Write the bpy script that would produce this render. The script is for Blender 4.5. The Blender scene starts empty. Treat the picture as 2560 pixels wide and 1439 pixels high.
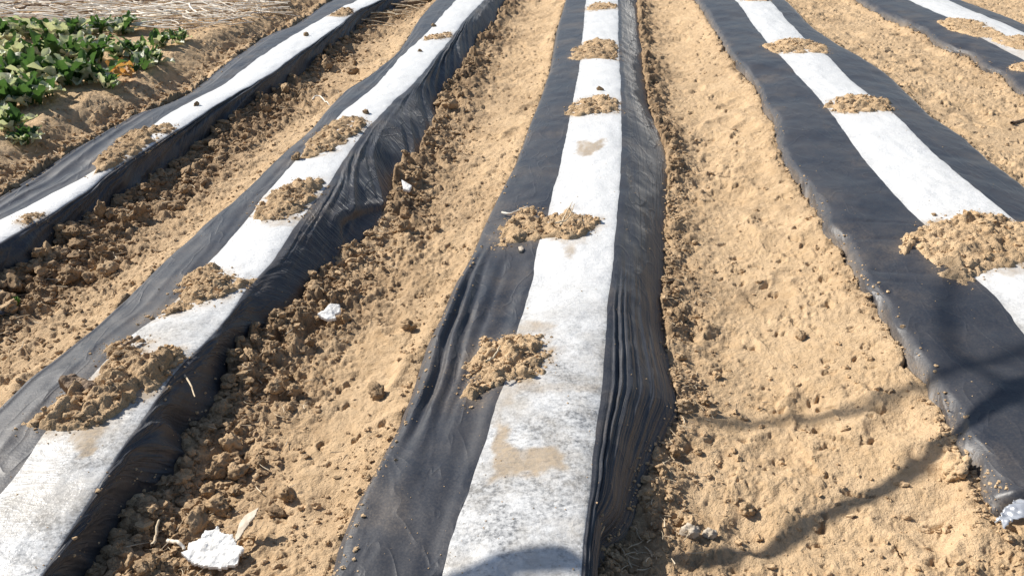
import bpy, bmesh, math, random
import numpy as np
from mathutils import Vector, Matrix, noise as mnoise

random.seed(7)
RNG = np.random.default_rng(11)
scene = bpy.context.scene
C = scene.collection
R = math.radians

# ------------------------------------------------------------------ camera
F_PX = 2200.0
PITCH = R(27.0)
CAM_Z = 1.65
cam_d = bpy.data.cameras.new("camera")
cam = bpy.data.objects.new("camera", cam_d)
C.objects.link(cam)
cam.location = (0, 0, CAM_Z)
cam.rotation_euler = (R(90) - PITCH, 0, 0)
cam_d.sensor_width = 36.0
cam_d.lens = F_PX / 2560.0 * 36.0
cam_d.clip_start = 0.05
cam_d.clip_end = 3000
scene.camera = cam

# ------------------------------------------------------------------ light
SUN_TO = Vector((-0.84, 0.42, 0.74)).normalized()
EL = math.asin(SUN_TO.z)
AZ = math.atan2(SUN_TO.x, SUN_TO.y)
world = bpy.data.worlds.new("World")
scene.world = world
world.use_nodes = True
wn = world.node_tree
bg = wn.nodes["Background"]
sky = wn.nodes.new("ShaderNodeTexSky")
sky.sky_type = 'NISHITA'
sky.sun_disc = False
sky.sun_elevation = EL
sky.sun_rotation = AZ
wn.links.new(sky.outputs[0], bg.inputs[0])
bg.inputs[1].default_value = 0.075
sun_d = bpy.data.lights.new("sun", 'SUN')
sun_d.energy = 5.0
sun_d.angle = R(0.53)
sun_d.color = (1.0, 0.95, 0.87)
sun = bpy.data.objects.new("sun", sun_d)
C.objects.link(sun)
sun.rotation_euler = SUN_TO.to_track_quat('Z', 'Y').to_euler()
scene.view_settings.view_transform = 'Standard'
scene.view_settings.look = 'None'
scene.view_settings.exposure = 0.38
scene.view_settings.gamma = 1.0

# ------------------------------------------------------------------ pixel -> world
sp, cp = math.sin(PITCH), math.cos(PITCH)
def px2w(px, py, z):
    """back-project a pixel of the 2560x1439 photo on the plane at height z"""
    a = np.asarray(px, float) - 1280.0
    b = 719.5 - np.asarray(py, float)
    dy = F_PX * cp + b * sp
    dz = -F_PX * sp + b * cp
    t = (z - CAM_Z) / dz
    return a * t, dy * t

def P(px, py, z=0.0):
    x, y = px2w(px, py, z)
    return float(x), float(y)

# ------------------------------------------------------------------ numpy noise
def _h(ix, iy, seed):
    n = (ix.astype(np.int64) * 374761393 + iy.astype(np.int64) * 668265263 + seed * 974634777) & 0xffffffff
    n = ((n ^ (n >> 13)) * 1274126177) & 0xffffffff
    n = ((n ^ (n >> 16)) * 2246822519) & 0xffffffff
    return ((n ^ (n >> 15)) & 0xffffff) / float(0xffffff)

def vn(x, y, seed=0):
    x = np.asarray(x, float); y = np.asarray(y, float)
    x, y = np.broadcast_arrays(x, y)
    ix = np.floor(x); iy = np.floor(y)
    fx = x - ix; fy = y - iy
    fx = fx * fx * fx * (fx * (fx * 6 - 15) + 10); fy = fy * fy * fy * (fy * (fy * 6 - 15) + 10)
    a = _h(ix, iy, seed); b = _h(ix + 1, iy, seed)
    c = _h(ix, iy + 1, seed); d = _h(ix + 1, iy + 1, seed)
    return (a + (b - a) * fx) * (1 - fy) * 2 + (c + (d - c) * fx) * fy * 2 - 1

def fbm(x, y, o=4, seed=0, g=0.5):
    s = 0; a = 1; t = 0
    c, sn = 0.8, 0.6
    for i in range(o):
        s = s + a * vn(x, y, seed + i * 17); t += a
        x, y = (c * x - sn * y) * 2.03 + 3.1, (sn * x + c * y) * 2.03 - 1.7
        a *= g
    return s / t

def worley(x, y, seed=0, jit=0.95):
    """F1, F2, random value of nearest cell"""
    ix = np.floor(x); iy = np.floor(y)
    f1 = np.full(x.shape, 9.0); f2 = np.full(x.shape, 9.0); rv = np.zeros(x.shape)
    for dx in (-1, 0, 1):
        for dy in (-1, 0, 1):
            cx = ix + dx; cy = iy + dy
            px = cx + 0.5 + jit * (_h(cx, cy, seed) - 0.5)
            py = cy + 0.5 + jit * (_h(cx, cy, seed + 5) - 0.5)
            d = np.hypot(x - px, y - py)
            m = d < f1
            f2 = np.where(m, f1, np.minimum(f2, d))
            rv = np.where(m, _h(cx, cy, seed + 9), rv)
            f1 = np.where(m, d, f1)
    return f1, f2, rv

def sstep(a, b, x):
    t = np.clip((x - a) / (b - a), 0, 1)
    return t * t * (3 - 2 * t)

def sdist(px, py, poly):
    """signed distance to polygon, positive inside"""
    poly = np.asarray(poly, float)
    d = np.full(px.shape, 1e9); ins = np.zeros(px.shape, bool)
    n = len(poly)
    for i in range(n):
        ax, ay = poly[i]; bx, by = poly[(i + 1) % n]
        ex, ey = bx - ax, by - ay
        wx, wy = px - ax, py - ay
        t = np.clip((wx * ex + wy * ey) / (ex * ex + ey * ey + 1e-12), 0, 1)
        d = np.minimum(d, np.hypot(wx - t * ex, wy - t * ey))
        c = ((ay > py) != (by > py)) & (px < (bx - ax) * (py - ay) / (by - ay + 1e-12) + ax)
        ins ^= c
    return np.where(ins, d, -d)

# ------------------------------------------------------------------ mesh helpers
def new_mesh(name, V, Fq, smooth=True, attrs=None, tris=None):
    V = np.asarray(V, np.float32)
    me = bpy.data.meshes.new(name)
    if isinstance(Fq, np.ndarray):
        k = Fq.shape[1]
        me.vertices.add(len(V)); me.vertices.foreach_set("co", V.ravel())
        me.loops.add(Fq.size); me.loops.foreach_set("vertex_index", Fq.astype(np.int32).ravel())
        me.polygons.add(len(Fq))
        me.polygons.foreach_set("loop_start", np.arange(0, Fq.size, k, dtype=np.int32))
        me.polygons.foreach_set("loop_total", np.full(len(Fq), k, np.int32))
        me.update(calc_edges=True)
    else:
        me.from_pydata([tuple(map(float, v)) for v in V], [], Fq)
    me.validate()
    me.polygons.foreach_set("use_smooth", np.full(len(me.polygons), smooth))
    if attrs:
        for k2, v in attrs.items():
            a = me.attributes.new(k2, 'FLOAT', 'POINT')
            a.data.foreach_set("value", np.asarray(v, np.float32).ravel())
    me.update()
    return me

def link(name, me, mat, parent=None, loc=None):
    o = bpy.data.objects.new(name, me)
    C.objects.link(o)
    if mat and not me.materials:
        me.materials.append(mat)
    if parent: o.parent = parent
    if loc is not None: o.location = loc
    return o

def tag(o, label=None, cat=None, group=None, kind=None):
    if label: o['label'] = label
    if cat: o['category'] = cat
    if group: o['group'] = group
    if kind: o['kind'] = kind
    return o

def grid_faces(nr, nc):
    i = np.arange(nr - 1)[:, None] * nc + np.arange(nc - 1)[None, :]
    return np.stack([i, i + 1, i + 1 + nc, i + nc], -1).reshape(-1, 4)

# ------------------------------------------------------------------ material helpers
def mat_new(name):
    m = bpy.data.materials.new(name); m.use_nodes = True
    nt = m.node_tree
    return m, nt, nt.nodes["Principled BSDF"]

class NB:
    def __init__(s, nt): s.nt = nt
    def n(s, t, **kw):
        nd = s.nt.nodes.new(t)
        for k, v in kw.items():
            if k.startswith('_'): setattr(nd, k[1:], v)
            else: nd.inputs[k].default_value = v
        return nd
    def l(s, a, b): s.nt.links.new(a, b)
    def noise(s, vec, scale, detail=3, rough=0.55, lo=0.35, hi=0.65, dist=0.0):
        n = s.n('ShaderNodeTexNoise'); n.inputs['Scale'].default_value = scale
        n.inputs['Detail'].default_value = detail; n.inputs['Roughness'].default_value = rough
        n.inputs['Distortion'].default_value = dist
        s.l(vec, n.inputs['Vector'])
        if lo is None: return n.outputs[0]
        return s.ramp(n.outputs[0], lo, hi)
    def ramp(s, v, lo, hi, a=0.0, b=1.0):
        m = s.n('ShaderNodeMapRange'); m.inputs['From Min'].default_value = lo; m.inputs['From Max'].default_value = hi
        m.inputs['To Min'].default_value = a; m.inputs['To Max'].default_value = b
        s.l(v, m.inputs['Value']); return m.outputs[0]
    def math(s, op, a, b=None, clamp=False):
        m = s.n('ShaderNodeMath', _operation=op, _use_clamp=clamp)
        for i, v in enumerate((a, b)):
            if v is None: continue
            if isinstance(v, (int, float)): m.inputs[i].default_value = v
            else: s.l(v, m.inputs[i])
        return m.outputs[0]
    def mix(s, f, a, b, mode='MIX'):
        m = s.n('ShaderNodeMix', _data_type='RGBA', _blend_type=mode)
        for i, v in ((0, f), (6, a), (7, b)):
            if isinstance(v, (int, float)): m.inputs[i].default_value = v
            elif isinstance(v, tuple): m.inputs[i].default_value = (*v, 1) if len(v) == 3 else v
            else: s.l(v, m.inputs[i])
        return m.outputs[2]
    def attr(s, name):
        a = s.n('ShaderNodeAttribute'); a.attribute_name = name; return a.outputs['Fac']
    def pos(s):
        return s.n('ShaderNodeTexCoord').outputs['Object']
    def wpos(s):
        return s.n('ShaderNodeNewGeometry').outputs['Position']
    def bump(s, h, dist, strength=1.0, prev=None):
        b = s.n('ShaderNodeBump'); b.inputs['Distance'].default_value = dist; b.inputs['Strength'].default_value = strength
        s.l(h, b.inputs['Height'])
        if prev is not None: s.l(prev, b.inputs['Normal'])
        return b.outputs[0]

DRY = (0.71, 0.52, 0.325)
MID = (0.50, 0.335, 0.18)
WET = (0.21, 0.14, 0.085)
def soil_mat(name, dry=DRY, mid=MID, wet=WET, use_attr=True, wetness=0.35, bumpd=0.006):
    m, nt, bs = mat_new(name); b = NB(nt)
    p = b.wpos()
    big = b.noise(p, 3.0, 4, 0.6, 0.35, 0.68)
    medn = b.noise(p, 22, 4, 0.65, 0.42, 0.72)
    fine = b.noise(p, 170, 3, 0.6, 0.3, 0.7)
    if use_attr: mo = b.attr('moist')
    else: mo = b.math('ADD', wetness, 0.0)
    f1 = b.math('ADD', b.math('MULTIPLY', big, 0.34), b.math('MULTIPLY', medn, 0.42), True)
    c = b.mix(f1, dry, mid)
    f2 = b.math('MULTIPLY', mo, b.math('ADD', b.math('MULTIPLY', medn, 0.5), 0.6), True)
    c = b.mix(f2, c, wet)
    c = b.mix(b.math('MULTIPLY', fine, 0.35), c, b.mix(1.0, c, (0.62, 0.58, 0.52), 'MULTIPLY'))
    b.l(c, bs.inputs['Base Color'])
    bs.inputs['Roughness'].default_value = 0.95
    bs.inputs['Specular IOR Level'].default_value = 0.15
    h1 = b.noise(p, 55, 5, 0.65, None, None)
    h2 = b.noise(p, 210, 3, 0.6, None, None)
    n1 = b.bump(h1, bumpd * 2.2, 0.9)
    n2 = b.bump(h2, bumpd * .8, 0.8, n1)
    b.l(n2, bs.inputs['Normal'])
    return m

def film_mat():
    m, nt, bs = mat_new('black_plastic_film'); b = NB(nt)
    p = b.wpos()
    d = b.attr('dust')
    cloud = b.noise(p, 5, 5, 0.65, 0.35, 0.75)
    fine = b.noise(p, 130, 3, 0.7, 0.45, 0.75)
    c = b.mix(cloud, (0.021, 0.025, 0.035), (0.037, 0.041, 0.051))
    f = b.math('MULTIPLY', d, b.math('ADD', b.math('MULTIPLY', cloud, 0.5), b.math('MULTIPLY', fine, 0.5)), True)
    c = b.mix(f, c, (0.34, 0.25, 0.16))
    c = b.mix(b.math('MULTIPLY', fine, 0.18), c, (0.12, 0.115, 0.11))
    b.l(c, bs.inputs['Base Color'])
    b.l(b.math('ADD', b.ramp(cloud, 0, 1, 0.40, 0.50), b.math('MULTIPLY', f, 0.5), True), bs.inputs['Roughness'])
    bs.inputs['Sheen Weight'].default_value = 0.30; bs.inputs['Sheen Roughness'].default_value = 0.26
    bs.inputs['Specular IOR Level'].default_value = 0.6
    h = b.noise(p, 11, 4, 0.55, None, None, 0.4)
    n1 = b.bump(h, 0.006, 0.35)
    cb = b.n('ShaderNodeCombineXYZ'); b.l(b.attr('fu'), cb.inputs[0]); b.l(b.attr('fv'), cb.inputs[1])
    w1 = b.noise(cb.outputs[0], 1.0, 3, 0.6, None, None, 0.3)
    rid = b.math('POWER', b.math('SUBTRACT', 1.0, b.math('MULTIPLY', b.math('ABSOLUTE', b.math('SUBTRACT', w1, 0.5)), 4.0), True), 3.0)
    rid = b.math('MULTIPLY', rid, b.attr('fm'))
    mp = b.n('ShaderNodeMapping'); mp.inputs['Rotation'].default_value = (0, 0, .5); mp.inputs['Scale'].default_value = (9, 3.2, 9); b.l(p, mp.inputs['Vector'])
    w2 = b.noise(mp.outputs[0], 1.0, 2, 0.5, None, None, 0.6)
    rid2 = b.math('POWER', b.math('SUBTRACT', 1.0, b.math('MULTIPLY', b.math('ABSOLUTE', b.math('SUBTRACT', w2, 0.52)), 14.0), True), 2.0)
    n1 = b.bump(rid2, 0.0026, 0.45, n1)
    n1 = b.bump(rid, 0.005, 0.6, n1)
    h2 = b.noise(p, 160, 2, 0.5, None, None)
    n2 = b.bump(h2, 0.0008, 0.6, n1)
    b.l(n2, bs.inputs['Normal'])
    return m

def stripe_mat():
    m, nt, bs = mat_new('silver_white_film'); b = NB(nt)
    p = b.wpos()
    st = b.attr('stain'); ag = b.attr('worn')
    v = b.n('ShaderNodeTexVoronoi'); v.inputs['Scale'].default_value = 95; b.l(p, v.inputs['Vector'])
    speck = b.ramp(v.outputs['Distance'], 0.05, 0.32, 1, 0)
    n1 = b.noise(p, 70, 4, 0.75, 0.42, 0.66)
    n3 = b.noise(p, 7, 6, 0.75, 0.40, 0.66)
    n4 = b.noise(p, 210, 2, 0.7, 0.5, 0.72)
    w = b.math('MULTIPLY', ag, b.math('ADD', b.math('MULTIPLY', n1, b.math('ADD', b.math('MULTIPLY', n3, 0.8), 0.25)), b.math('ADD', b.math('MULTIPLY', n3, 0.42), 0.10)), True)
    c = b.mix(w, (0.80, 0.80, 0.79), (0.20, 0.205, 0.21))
    c = b.mix(b.math('MULTIPLY', b.math('MULTIPLY', speck, n4), b.math('ADD', b.math('MULTIPLY', ag, 0.6), 0.12), True), c, (0.25, 0.25, 0.26))
    c = b.mix(b.math('MULTIPLY', b.math('MULTIPLY', n3, n4), 0.18), c, (0.5, 0.42, 0.32))
    dz = b.noise(p, 4.5, 5, 0.7, 0.42, 0.62)
    c = b.mix(b.math('MULTIPLY', b.math('MULTIPLY', dz, ag), 0.55), c, (0.43, 0.385, 0.32))
    sc = b.mix(n1, (0.42, 0.335, 0.24), (0.30, 0.235, 0.165))
    c = b.mix(b.math('MULTIPLY', st, b.ramp(n1, 0, 1, 1.0, 0.72), True), c, sc)
    b.l(c, bs.inputs['Base Color'])
    b.l(b.ramp(st, 0, 1, 0.33, 0.85), bs.inputs['Roughness'])
    bs.inputs['Specular IOR Level'].default_value = 0.45
    h = b.noise(p, 75, 4, 0.7, None, None)
    nn = b.bump(h, 0.0035, 0.7)
    h0 = b.noise(p, 8, 3, 0.6, None, None)
    nn = b.bump(h0, 0.012, 0.5, nn)
    mp = b.n('ShaderNodeMapping'); mp.inputs['Rotation'].default_value = (0, 0, -.25); mp.inputs['Scale'].default_value = (4, 16, 9); b.l(p, mp.inputs['Vector'])
    w2 = b.noise(mp.outputs[0], 1.0, 3, 0.6, None, None, 0.8)
    rid2 = b.math('POWER', b.math('SUBTRACT', 1.0, b.math('MULTIPLY', b.math('ABSOLUTE', b.math('SUBTRACT', w2, 0.52)), 12.0), True), 2.0)
    nn = b.bump(rid2, 0.002, 0.4, nn)
    b.l(nn, bs.inputs['Normal'])
    return m

def simple_mat(name, ca, cb, scale=40, rough=0.7, spec=0.3, bump=0.002, trans=0.0):
    m, nt, bs = mat_new(name); b = NB(nt)
    p = b.wpos()
    n = b.noise(p, scale, 4, 0.6, 0.35, 0.65)
    b.l(b.mix(n, ca, cb), bs.inputs['Base Color'])
    bs.inputs['Roughness'].default_value = rough
    bs.inputs['Specular IOR Level'].default_value = spec
    if bump:
        b.l(b.bump(b.noise(p, scale * 2, 3, 0.6, None, None), bump, 0.8), bs.inputs['Normal'])
    return m

M_SOIL = soil_mat('field_soil')
M_CLOD = soil_mat('clod_soil', bumpd=0.004)
M_MOUND = soil_mat('mound_soil', bumpd=0.007)
M_FILM = film_mat()
M_STRIPE = stripe_mat()
M_STRAW = simple_mat('dry_straw', (0.78, 0.66, 0.48), (0.45, 0.33, 0.20), 25, 0.75)
M_PALE = simple_mat('bleached_straw', (0.92, 0.87, 0.78), (0.72, 0.62, 0.49), 15, 0.7)
M_BARK = simple_mat('old_wood', (0.34, 0.25, 0.17), (0.16, 0.11, 0.075), 30, 0.85)
M_WHITE = simple_mat('white_foam', (0.86, 0.85, 0.82), (0.74, 0.72, 0.68), 30, 0.6, bump=0.003)
M_GREYSHARD = simple_mat('dusty_shard', (0.62, 0.55, 0.45), (0.40, 0.33, 0.25), 30, 0.7)
M_CABLE = simple_mat('cable_sheath', (0.03, 0.03, 0.03), (0.06, 0.06, 0.06), 10, 0.5)
M_STONE = simple_mat('pale_stone', (0.60, 0.52, 0.42), (0.42, 0.35, 0.27), 50, 0.8)

# ================================================================== BEDS (traced edges)
T = {}
T[1] = dict(
 L=[(810,15),(739,64),(668,91),(598,138),(531,188),(470,235),(420,265),(336,292),(269,329),(188,376),(101,433),(34,470),(-60,525)],
 W0=[(905,0),(860,18),(810,44),(700,112),(640,152),(560,210),(470,262),(400,303),(310,372),(222,440),(118,485),(0,548),(-100,600)],
 W1=[(960,0),(890,28),(830,80),(766,121),(672,188),(621,215),(540,268),(457,322),(390,363),(285,425),(208,480),(161,512),(80,560),(0,608),(-100,668)],
 R=[(960,30),(905,55),(880,85),(833,105),(773,146),(689,180),(638,220),(551,290),(515,325),(500,345),(440,375),(406,420),(353,480),(370,493),(286,514),(230,545),(168,590),(135,640),(100,685),(27,700),(-60,745)])
T[2] = dict(
 L=[(1092,0),(1051,47),(994,134),(927,188),(860,230),(773,333),(699,396),(615,480),(524,554),(423,638),(322,735),(235,819),(144,897),(67,960),(0,1027),(-80,1100)],
 W0=[(1142,0),(1075,74),(1001,144),(937,218),(860,279),(800,345),(740,405),(672,480),(628,540),(511,658),(413,779),(343,829),(215,960),(107,1088),(60,1160),(0,1239),(-90,1350)],
 W1=[(1213,0),(1169,44),(1129,94),(1048,195),(978,262),(920,322),(880,376),(850,415),(820,465),(790,505),(752,551),(655,675),(615,712),(564,799),(504,880),(443,927),(386,1020),(302,1131),(242,1222),(188,1313),(144,1380),(100,1450)],
 R=[(1268,7),(1250,44),(1236,70),(1203,97),(1182,140),(1162,178),(1112,235),(1095,279),(1092,322),(1061,376),(1040,413),(1000,440),(990,475),(985,515),(965,555),(935,592),(890,620),(855,655),(806,700),(722,802),(675,835),(598,905),(571,994),(524,1047),(467,1088),(477,1178),(437,1208),(366,1245),(302,1310),(262,1397),(235,1450)])
T[3] = dict(
 L=[(1417,0),(1397,67),(1381,168),(1357,242),(1330,309),(1297,400),(1256,480),(1216,564),(1189,635),(1145,712),(1109,796),(1075,860),(1045,960),(1004,1064),(947,1178),(904,1259),(860,1360),(845,1430)],
 W0=[(1465,0),(1458,67),(1451,151),(1434,249),(1421,319),(1397,427),(1384,480),(1372,527),(1347,614),(1327,715),(1297,816),(1263,960),(1226,1061),(1176,1215),(1139,1323),(1108,1435)],
 W1=[(1545,0),(1546,101),(1551,202),(1554,336),(1549,480),(1539,581),(1528,682),(1512,850),(1505,950),(1498,1000),(1481,1128),(1475,1229),(1461,1346),(1453,1430)],
 R=[(1596,0),(1599,50),(1609,134),(1616,202),(1629,286),(1653,336),(1670,385),(1677,440),(1672,500),(1668,614),(1664,735),(1668,800),(1668,850),(1680,930),(1700,994),(1706,1044),(1676,1090),(1640,1162),(1605,1245),(1580,1330),(1540,1370),(1480,1400),(1470,1440)])
T[4] = dict(
 L=[(1730,7),(1760,44),(1791,101),(1821,158),(1888,235),(1902,286),(1930,319),(1932,380),(1955,427),(1985,470),(2046,567),(2050,605),(2096,625),(2100,661),(2133,725),(2140,759),(2165,770),(2194,809),(2200,846),(2224,866),(2251,920),(2281,960),(2321,1027),(2355,1061),(2365,1128),(2419,1195),(2439,1252),(2469,1306)],
 W0=[(1838,0),(1895,74),(1942,134),(2022,215),(2086,292),(2147,380),(2224,480),(2308,564),(2380,645),(2469,722),(2560,833),(2700,985)],
 W1=[(1922,0),(2002,84),(2056,131),(2137,208),(2170,235),(2237,286),(2321,370),(2446,480),(2523,540),(2590,600),(2750,750)],
 R=[(1962,0),(2019,57),(2086,104),(2137,138),(2224,188),(2254,218),(2321,286),(2399,336),(2456,386),(2533,447),(2600,500),(2700,575)])
T[5] = dict(
 L=[(2117,0),(2187,40),(2237,64),(2305,94),(2338,125),(2372,141),(2422,150),(2446,181),(2499,202),(2523,232),(2560,252),(2680,320)],
 W0=[(2271,0),(2330,28),(2382,52),(2456,97),(2560,148),(2700,215)],
 W1=[(2372,0),(2426,27),(2506,60),(2560,81),(2700,140)],
 R=[(2400,0),(2483,30),(2560,64),(2700,125)])
ZTOP = 0.15
YA, YB = 0.55, 24.0
NROW = 900
ROWS = np.exp(np.linspace(math.log(YA), math.log(YB), NROW))

def trace(pts, z, sm):
    pts = np.array(pts, float)
    x, y = px2w(pts[:, 0], pts[:, 1], z)
    o = np.argsort(y); x = x[o]; y = y[o]
    n = max(3, len(x) // 2)
    k1 = np.polyfit(y[-n:], x[-n:], 1)[0]
    n2 = max(3, len(x) // 3)
    k0 = np.polyfit(y[:n2], x[:n2], 1)[0]
    out = np.interp(ROWS, y, x)
    out = np.where(ROWS > y[-1], x[-1] + k1 * (ROWS - y[-1]), out)
    out = np.where(ROWS < y[0], x[0] + k0 * (ROWS - y[0]), out)
    if sm > 0:
        r = int(sm * 3) + 1
        kx = np.arange(-r, r + 1); kern = np.exp(-0.5 * (kx / sm) ** 2); kern /= kern.sum()
        pad = np.concatenate([out[0] + (out[0] - out[1]) * np.arange(r, 0, -1), out, out[-1] + (out[-1] - out[-2]) * np.arange(1, r + 1)])
        out = np.convolve(pad, kern, 'valid')
    return out

BZ = {1: dict(L=.12, R=.0, gl=.10, gr=.0), 2: dict(L=.12, R=.0, gl=.07, gr=.0), 3: dict(L=.115, R=.0, gl=.055, gr=.0),
      4: dict(L=.05, R=.13, gl=.06, gr=.075), 5: dict(L=.05, R=.13, gl=.06, gr=.08)}
BED = {}
for b in T:
    t = T[b]; z = BZ[b]
    L = trace(t['L'], z['L'], 3.0); W0 = trace(t['W0'], ZTOP, 6.0) + .004 * vn(ROWS * 5, ROWS * 0, 350 + b) + .0015 * vn(ROWS * 22, ROWS * 0, 351 + b); W1 = trace(t['W1'], ZTOP, 6.0) + .004 * vn(ROWS * 5, ROWS * 0, 360 + b) + .0015 * vn(ROWS * 22, ROWS * 0, 361 + b); Rr = trace(t['R'], z['R'], 3.0)
    one = np.ones(NROW)
    if b <= 3:
        Rr = np.maximum(Rr, W1 + .05)
        S = W1 + (Rr - W1) * 0.30
        X = [L - .06, L - .028, L, W0, W1, S, Rr, Rr + .04]
        Z = [-.06 * one, .05 * one, .118 * one, ZTOP * one, ZTOP * one, .128 * one, 0 * one, -.07 * one]
        N = [4, 5, 34, 56, 22, 46, 6]
        iw = 3; gl = L - .03; gr = Rr
    else:
        S = L + (W0 - L) * 0.13
        X = [L - .04, L, S, W0, W1, Rr, Rr + .03, Rr + .06]
        Z = [-.04 * one, .05 * one, .125 * one, ZTOP * one, ZTOP * one, .128 * one, .05 * one, -.06 * one]
        N = [6, 24, 44, 56, 30, 5, 4]
        iw = 3; gl = L; gr = Rr + .025
    BED[b] = dict(X=np.array(X), Z=np.array(Z), N=N, iw=iw, gl=gl, gr=gr, L=L, R=Rr, W0=W0, W1=W1, yend=-1.0)
BED[4]['yend'] = P(2500, 1345, .03)[1]
BED[3]['yend'] = P(1000, 1640, .03)[1]

def cell_y(b, name, Y):
    return np.interp(Y, ROWS, BED[b][name])

# ---------------- ground height
def base_ground(X, Y):
    g = np.zeros(X.shape)
    rough = np.zeros(X.shape); inside = np.full(X.shape, -1.0)
    wR = {1: .42, 2: .27, 3: .15, 4: .05, 5: .05}; aR = {1: 1.0, 2: 1.0, 3: .85, 4: .2, 5: .2}
    wL = {1: .30, 2: .05, 3: .05, 4: .06, 5: .06}; aL = {1: .60, 2: .25, 3: .2, 4: .35, 5: .35}
    gls = {b: cell_y(b, 'gl', Y) for b in T}; grs = {b: cell_y(b, 'gr', Y) for b in T}
    # left of bed 1
    d = gls[1] - X
    gleft = BZ[1]['gl'] - .04 * sstep(0, .1, d) + .12 * sstep(.12, .42, d) + 0.02 * fbm(X * 2.2, Y * 2.2, 3, 5)
    g = np.where(d > 0, gleft, g)
    d5 = X - grs[5]
    g = np.where(d5 > 0, BZ[5]['gr'], g)
    for b in (1, 2, 3, 4):
        a, c = grs[b], gls[b + 1]
        t = np.clip((X - a) / np.maximum(c - a, .05), 0, 1)
        z = BZ[b]['gr'] + (BZ[b + 1]['gl'] - BZ[b]['gr']) * sstep(.25, 1, t) - .012 * np.sin(np.pi * t)
        g = np.where((X >= a) & (X <= c), z, g)
    for b in T:
        dr = X - grs[b]; dl = gls[b] - X
        rough = np.maximum(rough, np.where(dr > -.05, aR[b] * np.exp(-(np.maximum(dr, 0) / wR[b]) ** 1.6), 0))
        rough = np.maximum(rough, np.where(dl > -.05, aL[b] * np.exp(-(np.maximum(dl, 0) / wL[b]) ** 2), 0))
        ye = BED[b]['yend']
        ins = np.minimum(-dr, -dl)
        ins = np.minimum(ins, Y - ye)
        inside = np.maximum(inside, ins)
        m = (dr < 0) & (dl < 0)
        t = np.clip(-dl / np.maximum(grs[b] - gls[b], .05), 0, 1)
        g = np.where(m, BZ[b]['gl'] * (1 - t) + BZ[b]['gr'] * t, g)
    # modulate the rough strips along their length
    mod = sstep(-.35, .25, fbm(X * 3.1, Y * 1.9, 3, 41))
    rough = rough * (0.45 + 0.75 * mod)
    return g, np.clip(rough, 0, 1.1), inside

def ground(X, Y, full=False):
    g, rough, ins = base_ground(X, Y)
    g = g + .016 * fbm(X * 1.6, Y * 1.6, 3, 1) + .007 * fbm(X * 7, Y * 7, 3, 2)
    # crumbly surface
    patch = sstep(-.15, .4, fbm(X * 2.6 + 9, Y * 2.6, 4, 77, .6))
    wx = X + .010 * fbm(X * 22, Y * 22, 2, 3); wy = Y + .010 * fbm(X * 22 + 7, Y * 22, 2, 4)
    f1, f2, rv = worley(wx * 24, wy * 24, 21)
    lump = np.clip(.62 - f1, 0, 1) * (rv > .45) * rv
    g1, g2, gv = worley(wx * 55 + 3, wy * 48, 22)
    small = np.clip(.6 - g1, 0, 1) * gv
    r = fbm(X * 34, Y * 34, 4, 31, .6)
    g = g + (.001 + .012 * patch + .03 * rough) * lump + (.002 + .010 * patch + .012 * rough) * small + (.0038 + .0055 * patch + .022 * rough) * r
    # trampled hollows with a crumbled rim
    t1, t2, tv = worley(X * 3.6 + .3 * fbm(X * 6, Y * 6, 2, 71), Y * 3.0 + .3 * fbm(X * 6 + 5, Y * 6, 2, 72), 73)
    hol = np.clip(t1 / .42, 0, 2)
    g = g + (1 - rough) * (tv > .42) * (-.020 * np.exp(-hol ** 2 * 2) + .012 * np.exp(-((hol - 1.05) / .28) ** 2) * (.5 + vn(X * 16, Y * 16, 74)))
    # heavy clods in the rough strips
    h1, h2, hv = worley(wx * 11, wy * 10, 23)
    g = g + rough * (.055 * np.clip(.72 - h1, 0, 1) * (hv > .25) * (.4 + hv) + .03 * fbm(X * 12, Y * 12, 3, 61) + .012)
    # little pits, heel marks
    k1, k2, kv = worley(X * 9 + .25 * vn(X * 40, Y * 40, 6), Y * 12 + .25 * vn(X * 40, Y * 40, 8), 51)
    pit = np.clip(1 - k1 / .20, 0, 1) * (kv > .66)
    g = g - .036 * pit * (1 - rough)
    q1, q2, qv = worley(X * 26 + .6 * vn(X * 20, Y * 20, 6), Y * 30 + .5 * vn(X * 22, Y * 22, 7), 52)
    pit2 = np.clip(1 - q1 / .30, 0, 1) * (qv > .62)
    g = g - .014 * pit2 * (.35 + .65 * patch)
    cut = sstep(.0, .028, ins + .006 * r - .014 + .022 * fbm(X * 13, Y * 13, 3, 81, .6))
    g = g - .17 * cut + .012 * sstep(-.10, -.01, ins) * (1 - cut)
    if full:
        moist = np.clip(rough * (.95 + .6 * fbm(X * 5, Y * 5, 3, 91)) + .28 * sstep(.0, .5, fbm(X * 2.2, Y * 2.2, 4, 92, .6)) + .03 + .14 * patch * np.clip(r + .3, 0, 1), 0, 1)
        return g, moist
    return g

yr = np.concatenate([np.arange(-6, .6, .15), np.arange(.6, 1.25, .02),
                     np.exp(np.arange(math.log(1.25), math.log(13), .0031)),
                     np.exp(np.arange(math.log(13), math.log(60), .02)), np.exp(np.arange(math.log(60), math.log(900), .12))])
uc = np.concatenate([-np.exp(np.linspace(math.log(30), math.log(1.2), 16)), np.linspace(-1.15, -.6, 90), np.linspace(-.595, .595, 1150),
                     np.linspace(.6, 1.15, 90), np.exp(np.linspace(math.log(1.2), math.log(30), 16))])
Yg = np.repeat(yr[:, None], len(uc), 1)
Xg = uc[None, :] * (np.maximum(yr, 0.3)[:, None] + 1.0)
Zg, Mo = ground(Xg, Yg, True)
fade = sstep(30, 60, Yg)
Zg = Zg * (1 - fade)
gm = new_mesh('ground', np.stack([Xg, Yg, Zg], -1).reshape(-1, 3), grid_faces(*Xg.shape), True, dict(moist=Mo))
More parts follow.
